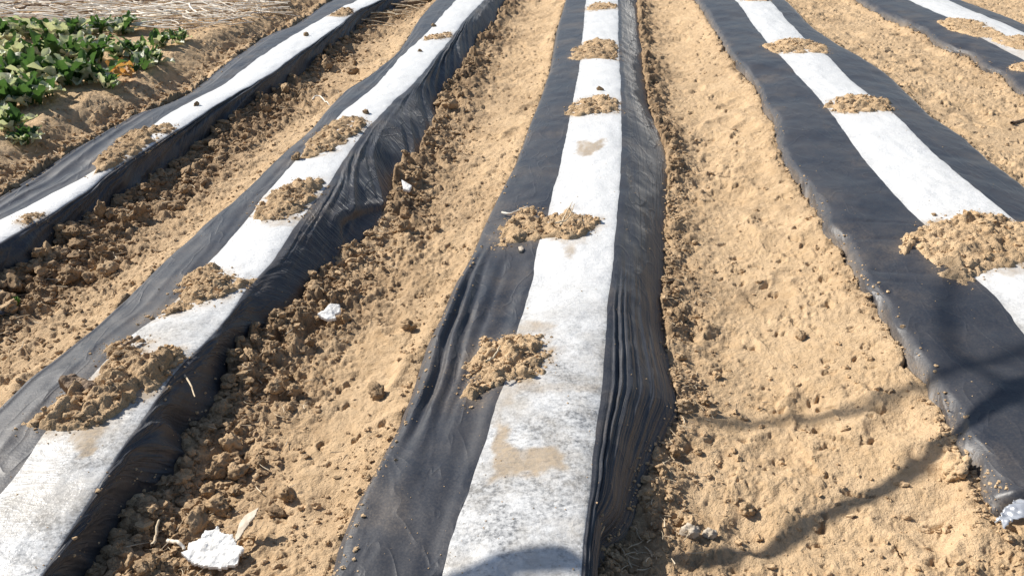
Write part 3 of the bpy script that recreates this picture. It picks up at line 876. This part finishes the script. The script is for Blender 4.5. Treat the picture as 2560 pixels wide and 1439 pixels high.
def straws(n, fx, length, rad, seed, lift=.006, seg=4):
    rg = np.random.default_rng(seed); Vs = []; Fs = []; k = 0
    for i in range(n):
        x, y, ang = fx(rg)
        L = length * rg.uniform(.35, 1.3); r = rad * rg.uniform(.5, 1.3)
        t = np.linspace(-.5, .5, 5)
        cur = rg.normal(0, .09) * L
        px = x + math.cos(ang) * L * t - math.sin(ang) * cur * (t * t * 4)
        py = y + math.sin(ang) * L * t + math.cos(ang) * cur * (t * t * 4)
        ct = ground(px, py)
        pz = np.full(5, np.median(ct)) + lift * rg.uniform(.2, 1.6) + np.linspace(-1, 1, 5) * rg.normal(0, .12) * L * .4
        pz = np.maximum(pz, ct - .01)
        V, F = tube(np.stack([px, py, pz], -1), r, r * .5, seg)
        Vs.append(V); Fs.append(F + k); k += len(V)
    return np.concatenate(Vs), np.concatenate(Fs)

def in_poly_sampler(poly, z, amean, astd):
    pw = np.array([P(a, b, z) for a, b in poly]); mn = pw.min(0); mx = pw.max(0)
    def f(rg):
        while True:
            x, y = rg.uniform(mn[0], mx[0]), rg.uniform(mn[1], mx[1])
            if sdist(np.array([x]), np.array([y]), pw)[0] > 0: break
        return x, y, rg.normal(amean, astd)
    return f
# bleached stalk litter at the far left
s1 = in_poly_sampler([(-150, -60), (760, -60), (700, 35), (560, 85), (300, 90), (180, 110), (-150, 110)], .15, .12, .55)
V, F = straws(2300, s1, .36, .008, 5, .07)
tag(link('stalk_litter', new_mesh('stalk_litter', V, F), M_PALE), 'bleached dry stalks and straw lying thick behind the green plants', 'straw', kind='stuff')
V, F = straws(420, s1, .35, .008, 15, .06)
tag(link('stalk_litter', new_mesh('stalk_litter', V, F), M_BARK), 'dark brown rotting stalks mixed in the bleached litter at the top left', 'straw', kind='stuff')
s2 = in_poly_sampler([(760, -40), (1130, -60), (1080, 10), (1010, 50), (930, 70), (900, 30)], .05, .1, .5)
V, F = straws(170, s2, .30, .008, 6, .04)
tag(link('stalk_litter', new_mesh('stalk_litter', V, F), M_STRAW), 'tan stalk litter around the far tip of the leftmost bed', 'straw', kind='stuff')
def strip_s(b, w, y0, y1, side=1):
    def f(rg):
        y = 1 / (1 / y0 + (1 / y1 - 1 / y0) * rg.random())
        e = float(cell_y(b, 'gr' if side > 0 else 'gl', np.array([y]))[0])
        return e + side * (abs(rg.normal(0, w)) + .01), y, rg.uniform(0, 3.14)
    return f
Vs, Fs, k = [], [], 0
for (b, w, y0, y1, n, L, sd) in ((1, .22, 2.4, 9, 260, .075, 1), (2, .15, 1.3, 8, 260, .05, 2), (3, .09, 1.3, 8, 230, .035, 3), (4, .03, 1.5, 8, 20, .03, 4)):
    V, F = straws(n, strip_s(b, w, y0, y1), L, .0018 if b > 1 else .0026, 30 + sd, .012)
    Vs.append(V); Fs.append(F + k); k += len(V)
V, F = straws(120, strip_s(1, .2, 3, 9, -1), .09, .003, 44, .012); Vs.append(V); Fs.append(F + k); k += len(V)
tag(link('straw_bits', new_mesh('straw_bits', np.concatenate(Vs), np.concatenate(Fs)), M_STRAW), 'thin straw and root bits mixed in the soil along the beds', 'straw', kind='stuff')

def stick(pxs, r0, r1, z, mat, name, label, cat='stick', wob=.004, surface=None, lift=.01):
    w = [P(a, b, z) for a, b in pxs]
    w = np.array(w); t = np.linspace(0, 1, len(w)); tt = np.linspace(0, 1, 14)
    x = np.interp(tt, t, w[:, 0]); y = np.interp(tt, t, w[:, 1])
    # smooth
    for _ in range(2):
        x[1:-1] = (x[:-2] + 2 * x[1:-1] + x[2:]) / 4; y[1:-1] = (y[:-2] + 2 * y[1:-1] + y[2:]) / 4
    if surface is None: zz = ground(x, y)
    elif surface == 'flat': zz = np.full(14, z - .01)
    else: zz = filmz(surface, x, y)
    zz = np.convolve(np.pad(zz, 2, 'edge'), np.ones(5) / 5, 'valid') + lift
    rg = np.random.default_rng(int(abs(pxs[0][0])) + 1)
    pts = np.stack([x + rg.normal(0, wob, 14), y + rg.normal(0, wob, 14), zz + rg.normal(0, wob, 14)], -1)
    V, F = tube(pts, r0, r1, 7)
    o = link(name, new_mesh(name, V - pts[0], F), mat, None, tuple(pts[0]))
    tag(o, label, cat)
    return o
stick([(990, 10), (1060, 6), (1150, -4)], .030, .026, .06, M_BARK, 'branch', 'thick brown branch lying at the far end between the first two beds', 'branch', .003, None, .03)
stick([(-20, 62), (60, 42), (130, 14)], .016, .009, .17, M_BARK, 'stick', 'dark bare stick at the top left corner, lower one of the pair', wob=.004, lift=.05)
stick([(-20, 40), (50, 22), (115, 6)], .018, .010, .17, M_PALE, 'stick', 'thick pale stick at the top left corner, upper one of the pair', wob=.004, lift=.06)
stick([(1478, 1392), (1495, 1350), (1512, 1305)], .004, .0025, .08, M_STRAW, 'straw_stalk', 'tan straw stalk propped against the pleated film at the bottom of the middle bed', 'straw', .0008, 'flat')
stick([(1255, 532), (1275, 538), (1300, 530), (1320, 522)], .006, .003, ZTOP, M_PALE, 'root', 'pale curved root at the upper left corner of the ragged heap on the middle bed', 'root', .001, 3, .015)
stick([(1400, 575), (1415, 545), (1430, 515)], .005, .0015, ZTOP + .04, M_STRAW, 'straw_stalk', 'tan straw spike rising from the ragged heap on the middle bed, left one', 'straw', .001, 'flat', .03)
stick([(1385, 570), (1420, 560), (1436, 520)], .004, .0015, ZTOP + .05, M_STRAW, 'straw_stalk', 'tan straw spike rising from the ragged heap on the middle bed, right one', 'straw', .001, 'flat', .03)
stick([(350, 848), (330, 862), (296, 874)], .008, .005, ZTOP + .02, M_BARK, 'stick', 'dark short stick in the clod row above the largest heap', wob=.002, surface=2, lift=.02)
stick([(455, 940), (475, 965), (490, 1005)], .004, .002, .12, M_STRAW, 'straw_stalk', 'tan straw hanging over the film right of the largest heap', 'straw', .001, 'flat', .03)
stick([(1215, 910), (1235, 900), (1250, 870)], .004, .002, ZTOP + .06, M_STRAW, 'straw_stalk', 'thin straw lying on the square cornered heap', 'straw', .001, 'flat', .02)
stick([(2525, 318), (2545, 312), (2575, 305)], .010, .006, .04, M_BARK, 'stick', 'dark stick on the sand at the right frame edge between the last two beds', wob=.002, lift=.012)
stick([(780, 250), (800, 240), (812, 262), (840, 275), (860, 262)], .006, .003, .06, M_PALE, 'root', 'pale forked root on the rough soil between the first two beds', 'root', .004, None, .03)
stick([(415, 1330), (440, 1345), (458, 1360)], .006, .004, .05, M_PALE, 'root', 'pale root leading to the white foam piece', 'root', .001, None, .02)
stick([(375, 1345), (385, 1320), (395, 1290)], .005, .003, .06, M_STRAW, 'straw_stalk', 'tan stalk standing among the near clods left of the white foam piece', 'straw', .001, None, .03)

# ================================================================== LOOSE PIECES
def shard(poly, z, thick, mat, name, label, cat, tilt=(0, 0), rough=.004, gz=None):
    """broken flat piece: outline at its real place, top and underside with thickness"""
    pw = np.array([P(a, b, z) for a, b in poly]); c = pw.mean(0)
    mn = pw.min(0); mx = pw.max(0); st = max(.003, (mx - mn).max() / 46)
    X, Y = np.meshgrid(np.arange(mn[0] - st, mx[0] + st * 1.5, st), np.arange(mn[1] - st, mx[1] + st * 1.5, st))
    d = sdist(X, Y, pw); ins = d > -st * .3
    Zt = z + rough * fbm(X * 60, Y * 60, 3, 500) + rough * 1.3 * fbm(X * 20, Y * 20, 2, 501) - .35 * thick * np.exp(-np.maximum(d, 0) / .006)
    Zt = Zt + (X - c[0]) * tilt[0] + (Y - c[1]) * tilt[1]
    Zb = Zt - thick
    F = grid_faces(*X.shape); kf = ins.ravel()[F].all(1); F = F[kf]
    n = X.size
    V = np.concatenate([np.stack([X, Y, Zt], -1).reshape(-1, 3), np.stack([X, Y, Zb], -1).reshape(-1, 3)])
    faces = [tuple(f) for f in F.tolist()] + [tuple(i + n for i in reversed(f)) for f in F.tolist()]
    from collections import Counter
    ed = Counter()
    for f in F.tolist():
        for a, b2 in zip(f, f[1:] + f[:1]): ed[(a, b2)] += 1
    for (a, b2) in list(ed):
        if (b2, a) not in ed: faces.append((b2, a, a + n, b2 + n))
    used = sorted({i for f in faces for i in f}); rm = {u: i for i, u in enumerate(used)}
    V = V[used]; faces = [tuple(rm[i] for i in f) for f in faces]
    cz = gz if gz is not None else float(ground(np.array([c[0]]), np.array([c[1]]))[0])
    base = np.array([c[0], c[1], cz])
    o = link(name, new_mesh(name, V - base, faces, False), mat, None, tuple(base))
    tag(o, label, cat); return o
shard([(447,1370),(466,1364),(470,1350),(500,1344),(512,1328),(534,1326),(546,1316),(554,1334),(582,1340),(592,1358),(614,1372),(598,1388),(592,1404),(548,1411),(505,1406),(472,1392)],
      .052, .008, M_WHITE, 'foam_piece', 'jagged bright white foam piece on the soil at the bottom left', 'foam piece', (.10, .16), .004)
shard([(572,1340),(588,1318),(596,1300),(612,1288),(650,1290),(640,1304),(618,1318),(600,1330)], .075, .006, M_GREYSHARD, 'pottery_shard', 'tilted tan shard standing behind the white foam piece', 'shard', (.75, .25), .002)
shard([(792,784),(810,776),(826,764),(850,762),(852,776),(836,782),(840,790),(816,794)], .06, .010, M_WHITE, 'plastic_scrap', 'small cream white scrap in the furrow between second and middle beds', 'scrap', (-.1, .2), .004)
shard([(1003,452),(1018,458),(1030,462),(1024,470),(1008,468)], .07, .012, M_WHITE, 'shell_piece', 'small round white shell piece against the folded film of the second bed', 'shell', (0, .2), .003)
shard([(2050,600),(2060,598)] and [(1296,614),(1306,612),(1310,620),(1304,626),(1297,624)], ZTOP + .015, .01, M_STONE, 'pebble', 'tiny grey pebble below the ragged heap on the middle bed', 'pebble', (0, 0), .001, ZTOP)
shard([(145,948),(160,938),(190,935),(225,942),(245,955),(235,972),(200,968),(165,962)], ZTOP + .05, .03, M_BARK, 'bark_piece', 'dark bark piece at the left tip of the largest heap', 'bark', (-.1, .1), .008, ZTOP)
for (px, py, s, lab) in [(1728, 1316, .024, 'rounded pale stone right of the middle bed near the bottom, left one of two'),
                         (1778, 1314, .018, 'whitish stone right of the middle bed near the bottom, right one of two')]:
    x, y = P(px, py, .03)
    V, F = PROTO_HI[3]
    z = float(ground(np.array([x]), np.array([y]))[0])
    o = link('stone', new_mesh('stone', V * (s, s * .8, s * .8), F, True), M_STONE, None, (x, y, z + s * .5)); tag(o, lab, 'stone')

# loose flap of film tucked beside the second bed
def sheet(poly, z0, name, label, seed, amp=.015, slope=0.0):
    pw = np.array([P(a, b, z0) for a, b in poly]); mn = pw.min(0); mx = pw.max(0); st = .010
    X, Y = np.meshgrid(np.arange(mn[0], mx[0], st), np.arange(mn[1], mx[1], st))
    d = sdist(X + .015 * vn(X * 12, Y * 12, seed), Y, pw)
    Z = z0 + amp * (np.abs(vn(X * 14 + Y * 6, Y * 9, seed)) * 2 - .6) + .008 * fbm(X * 30, Y * 30, 2, seed + 1) - .02 * sstep(.03, 0, d) - slope * (X - mn[0])
    F = grid_faces(*X.shape); F = F[(d > 0).ravel()[F].all(1)]
    V = np.stack([X, Y, Z], -1).reshape(-1, 3)
    used = np.unique(F); rem = np.full(len(V), -1); rem[used] = np.arange(len(used)); V = V[used]; F = rem[F]
    c = V.mean(0)
    me = new_mesh(name, V - c, F, True, dict(dust=np.full(len(V), .0)))
    o = link(name, me, M_FILM, None, tuple(c)); tag(o, label, 'film scrap')
    so = o.modifiers.new('thickness', 'SOLIDIFY'); so.thickness = .0015
    return o
sheet([(-60,700),(0,722),(28,745),(26,775),(0,790),(-60,800)], .05, 'film_scrap', 'dark film scrap on the soil at the left frame edge', 610, .02)

mS, ntS, bsS = mat_new('film_glint')
bsS.inputs['Base Color'].default_value = (.62, .64, .67, 1); bsS.inputs['Roughness'].default_value = .22; bsS.inputs['Metallic'].default_value = .55  # silver colour stands in for the sun's glint on the crumpled black film
def crumple(poly, z0, name, label, mat, seed, amp):
    pw = np.array([P(a, b, z0) for a, b in poly]); mn = pw.min(0); mx = pw.max(0); st = .004
    X, Y = np.meshgrid(np.arange(mn[0], mx[0], st), np.arange(mn[1], mx[1], st))
    d = sdist(X + .006 * vn(X * 50, Y * 50, seed), Y, pw)
    Z = z0 + amp * (np.abs(vn(X * 34 + Y * 24, Y * 16, seed)) * 2 - .6) + amp * .5 * np.abs(vn(X * 70, Y * 60, seed + 1))
    F = grid_faces(*X.shape); F = F[(d > 0).ravel()[F].all(1)]
    V = np.stack([X, Y, Z], -1).reshape(-1, 3); used = np.unique(F); rem = np.full(len(V), -1); rem[used] = np.arange(len(used)); V = V[used]; F = rem[F]
    c = V.mean(0); o = link(name, new_mesh(name, V - c, F, True), mat, None, tuple(c)); tag(o, label, 'film scrap')
    so = o.modifiers.new('thickness', 'SOLIDIFY'); so.thickness = .001
crumple([(2478,1308),(2500,1290),(2512,1268),(2535,1248),(2560,1240),(2600,1245),(2600,1285),(2560,1300),(2530,1306),(2518,1322),(2510,1318),(2500,1306)], .12, 'film_end_glint', 'crumpled film end, its sun glint coloured in as silver, at the bottom right corner of the fourth bed', mS, 700, .009)

# ================================================================== PLANTS
def leaf_mats():
    out = []
    for nm, a, c, r in (('leaf_green', (0.07, 0.145, 0.040), (0.028, 0.07, 0.020), .5), ('leaf_pale', (0.46, 0.50, 0.32), (0.74, 0.73, 0.62), .5), ('leaf_withered', (0.55, 0.30, 0.10), (0.36, 0.17, 0.06), .6)):
        m, nt, bs = mat_new(nm); b = NB(nt); p = b.wpos()
        b.l(b.mix(b.noise(p, 30, 3, .6), a, c), bs.inputs['Base Color'])
        bs.inputs['Roughness'].default_value = r; bs.inputs['Specular IOR Level'].default_value = .55
        b.l(b.bump(b.noise(p, 60, 3, .6, None, None), .005, .7), bs.inputs['Normal'])
        tr = b.n('ShaderNodeBsdfTranslucent'); tr.inputs['Color'].default_value = (a[0] * 1.6, a[1] * 1.6, a[2] * 1.2, 1)
        mx_ = b.n('ShaderNodeMixShader'); mx_.inputs[0].default_value = .28
        b.l(bs.outputs[0], mx_.inputs[1]); b.l(tr.outputs[0], mx_.inputs[2]); b.l(mx_.outputs[0], nt.nodes['Material Output'].inputs[0])
        out.append(m)
    return out
ML = leaf_mats()
def leaf(L, W, az, elev, droop, rg, base):
    nu, nv = 12, 7
    V = []
    ph = rg.uniform(0, 6.28)
    for i in range(nu):
        t = i / (nu - 1)
        a = elev - droop * t * t
        # centre line
        if i == 0: c = np.array([0, 0, 0.0]); prev = a
        else:
            c = c + np.array([math.cos((a + prev) / 2), 0, math.sin((a + prev) / 2)]) * L / (nu - 1); prev = a
        w = W * (math.sin(math.pi * min(1, t * .93 + .05)) ** .7) * (.25 + .75 * sstep(0.05, .45, np.array(t))) + .004
        for j in range(nv):
            s = (j / (nv - 1) - .5) * 2
            ruff = .16 * W * math.sin(t * 17 + ph + s * 1.5) * abs(s) ** 1.5
            lob = 1 + .16 * math.sin(t * 23 + ph * 2 + (1 if s > 0 else 0) * 1.7) * (abs(s) ** 2)
            y = s * w * lob * .5
            cup = .35 * w * abs(s) ** 1.6 + ruff
            nx, nz = -math.sin(a), math.cos(a)
            V.append(c + np.array([nx * cup, y, nz * cup]))
    V = np.array(V)
    ca, sa = math.cos(az), math.sin(az)
    V = V @ np.array([[ca, sa, 0], [-sa, ca, 0], [0, 0, 1]])
    return V + base, grid_faces(nu, nv)
PL = [(20,95,.9),(75,88,1.0),(130,100,1.0),(195,95,1.0),(255,78,.9),(310,72,1.1),(30,150,1),(100,150,1.1),(165,150,1.1),(230,150,1.1),
      (300,135,.9),(350,130,.9),(400,112,.8),(450,100,.6),(30,205,1.0),(95,205,1.1),(165,205,1.1),(225,200,1.0),(340,165,.9),(385,150,.7),(20,260,1.0),(75,255,.9),(110,240,.8),(20,315,.8),(60,330,.5),(275,215,.6),(-30,130,1),(-30,200,1),(-40,270,1)]
plant_labels = {}
rg = np.random.default_rng(99)
adj = ['bushy', 'upright', 'spreading', 'ruffled', 'low', 'thick', 'ragged']
for i, (px, py, sc) in enumerate(PL):
    x, y = P(px, py + 14, .16)
    z = float(ground(np.array([x]), np.array([y]))[0])
    root = bpy.data.objects.new('leafy_plant', None); C.objects.link(root); root.location = (x, y, z)
    sc = sc * (.95 if px < 240 else .78)
    row = 'back' if py < 120 else 'middle' if py < 190 else 'front'
    tag(root, 'dark green ruffled leafy plant in the %s of the upper left patch' % row, 'plant', 'leafy plants in the %s of the patch' % row)
    for kind, n, mat, nm in ((0, 13, ML[0], 'foliage'), (1, 9, ML[1], 'pale_leaves')):
        Vs, Fs, k = [], [], 0
        for q in range(n):
            az = rg.uniform(0, 6.28)
            if kind == 0: L = .20 * sc * rg.uniform(.7, 1.25); el = rg.uniform(.7, 1.5); dr = rg.uniform(.1, 1.2); W = .075 * sc * rg.uniform(.7, 1.2)
            else: L = .22 * sc * rg.uniform(.7, 1.2); el = rg.uniform(.2, 1.25); dr = rg.uniform(.1, .9); W = .10 * sc * rg.uniform(.7, 1.2)
            V, F = leaf(L, W, az, el, dr, rg, np.array([rg.normal(0, .03), rg.normal(0, .03), .005]))
            Vs.append(V); Fs.append(F + k); k += len(V)
        link(nm, new_mesh(nm, np.concatenate(Vs), np.concatenate(Fs)), mat, root)
for (px, py, az) in ((292, 190, -.6), (275, 178, .5), (12, 232, 1.0)):
    x, y = P(px, py, .2); z = float(ground(np.array([x]), np.array([y]))[0])
    V, F = leaf(.17, .10, az, .5, 1.0, rg, np.zeros(3))
    V2, F2 = leaf(.13, .08, az + .9, .7, 1.4, rg, np.zeros(3))
    o = link('withered_leaf', new_mesh('withered_leaf', np.concatenate([V, V2]), np.concatenate([F, F2 + len(V)])), ML[2], None, (x, y, z + .02))
    tag(o, {292: 'large orange brown withered leaf curled at the right edge of the plant patch', 275: 'smaller orange withered leaf left of the large curled one', 12: 'reddish withered leaf at the left frame edge among the plants'}[px], 'leaf')
x, y = P(42, 765, .02); z = float(ground(np.array([x]), np.array([y]))[0])
Vs, Fs, k = [], [], 0
for q in range(9):
    V, F = leaf(rg.uniform(.03, .05), .010, rg.uniform(0, 6.28), rg.uniform(.6, 1.3), .5, rg, np.zeros(3)); Vs.append(V); Fs.append(F + k); k += len(V)
M_SPROUT = simple_mat('sprout_green', (0.16, 0.30, 0.04), (0.10, 0.22, 0.03), 60, .5)
tag(link('sprout', new_mesh('sprout', np.concatenate(Vs), np.concatenate(Fs)), M_SPROUT, None, (x, y, z)), 'tiny bright green sprout by the film scrap at the left frame edge', 'sprout')

# ================================================================== OVERHEAD CABLES (their shadows cross the near ground)
def cable(pxs, height, r, label, sm=5):
    pts = []
    for (a, b2) in pxs:
        z = .03
        for _ in range(4):
            x, y = P(a, b2, z)
            gz = float(base_ground(np.array([x]), np.array([y]))[0][0])
            for b in T:
                if float(cell_y(b, 'gl', np.array([y]))[0]) < x < float(cell_y(b, 'gr', np.array([y]))[0]) and y > BED[b]['yend']:
                    gz = float(filmz(b, np.array([x]), np.array([y]))[0])
            z = .5 * z + .5 * gz
        t = (height - z) / SUN_TO.z
        pts.append((x + SUN_TO.x * t, y + SUN_TO.y * t, height))
    pts = np.array(pts)
    n = 70; t = np.linspace(0, 1, len(pts)); tt = np.linspace(0, 1, n)
    q = np.stack([np.interp(tt, t, pts[:, i]) for i in range(3)], -1)
    for _ in range(sm): q[1:-1] = (q[:-2] + 2 * q[1:-1] + q[2:]) / 4
    V, F = tube(q, r, r, 8)
    tag(link('overhead_cable', new_mesh('overhead_cable', V - q[0], F), M_CABLE, None, tuple(q[0])), label, 'cable')
cable([(1060,1550),(1180,1470),(1285,1425),(1380,1412),(1440,1412)], 1.95, .034, 'short slack cable end overhead whose shadow just touches the bottom of the middle white stripe', 3)
cable([(1700,1404),(1740,1400),(1780,1395),(1930,1360),(2020,1310),(2090,1268),(2155,1250),(2230,1210),(2305,1170),(2360,1125),(2380,1105),(2430,1060),(2505,1010),(2560,970),(2660,930)],
      1.74, .025, 'slack cable hanging above the near end whose curved shadow crosses the bottom right')
cable([(1740,1050),(1860,1052),(1960,1045),(2080,1035),(2170,1018),(2230,1000),(2290,980),(2340,950),(2400,922),(2480,915),(2560,885),(2660,850)],
      4.0, .021, 'higher slack cable whose faint shadow lies level with the mid furrow at right')
cable([(2400,670),(2380,720),(2368,780),(2372,850),(2405,915),(2470,940),(2530,985),(2600,1040)],
      4.4, .019, 'highest cable, whose bent shadow falls on the wide black film at the right', 4)
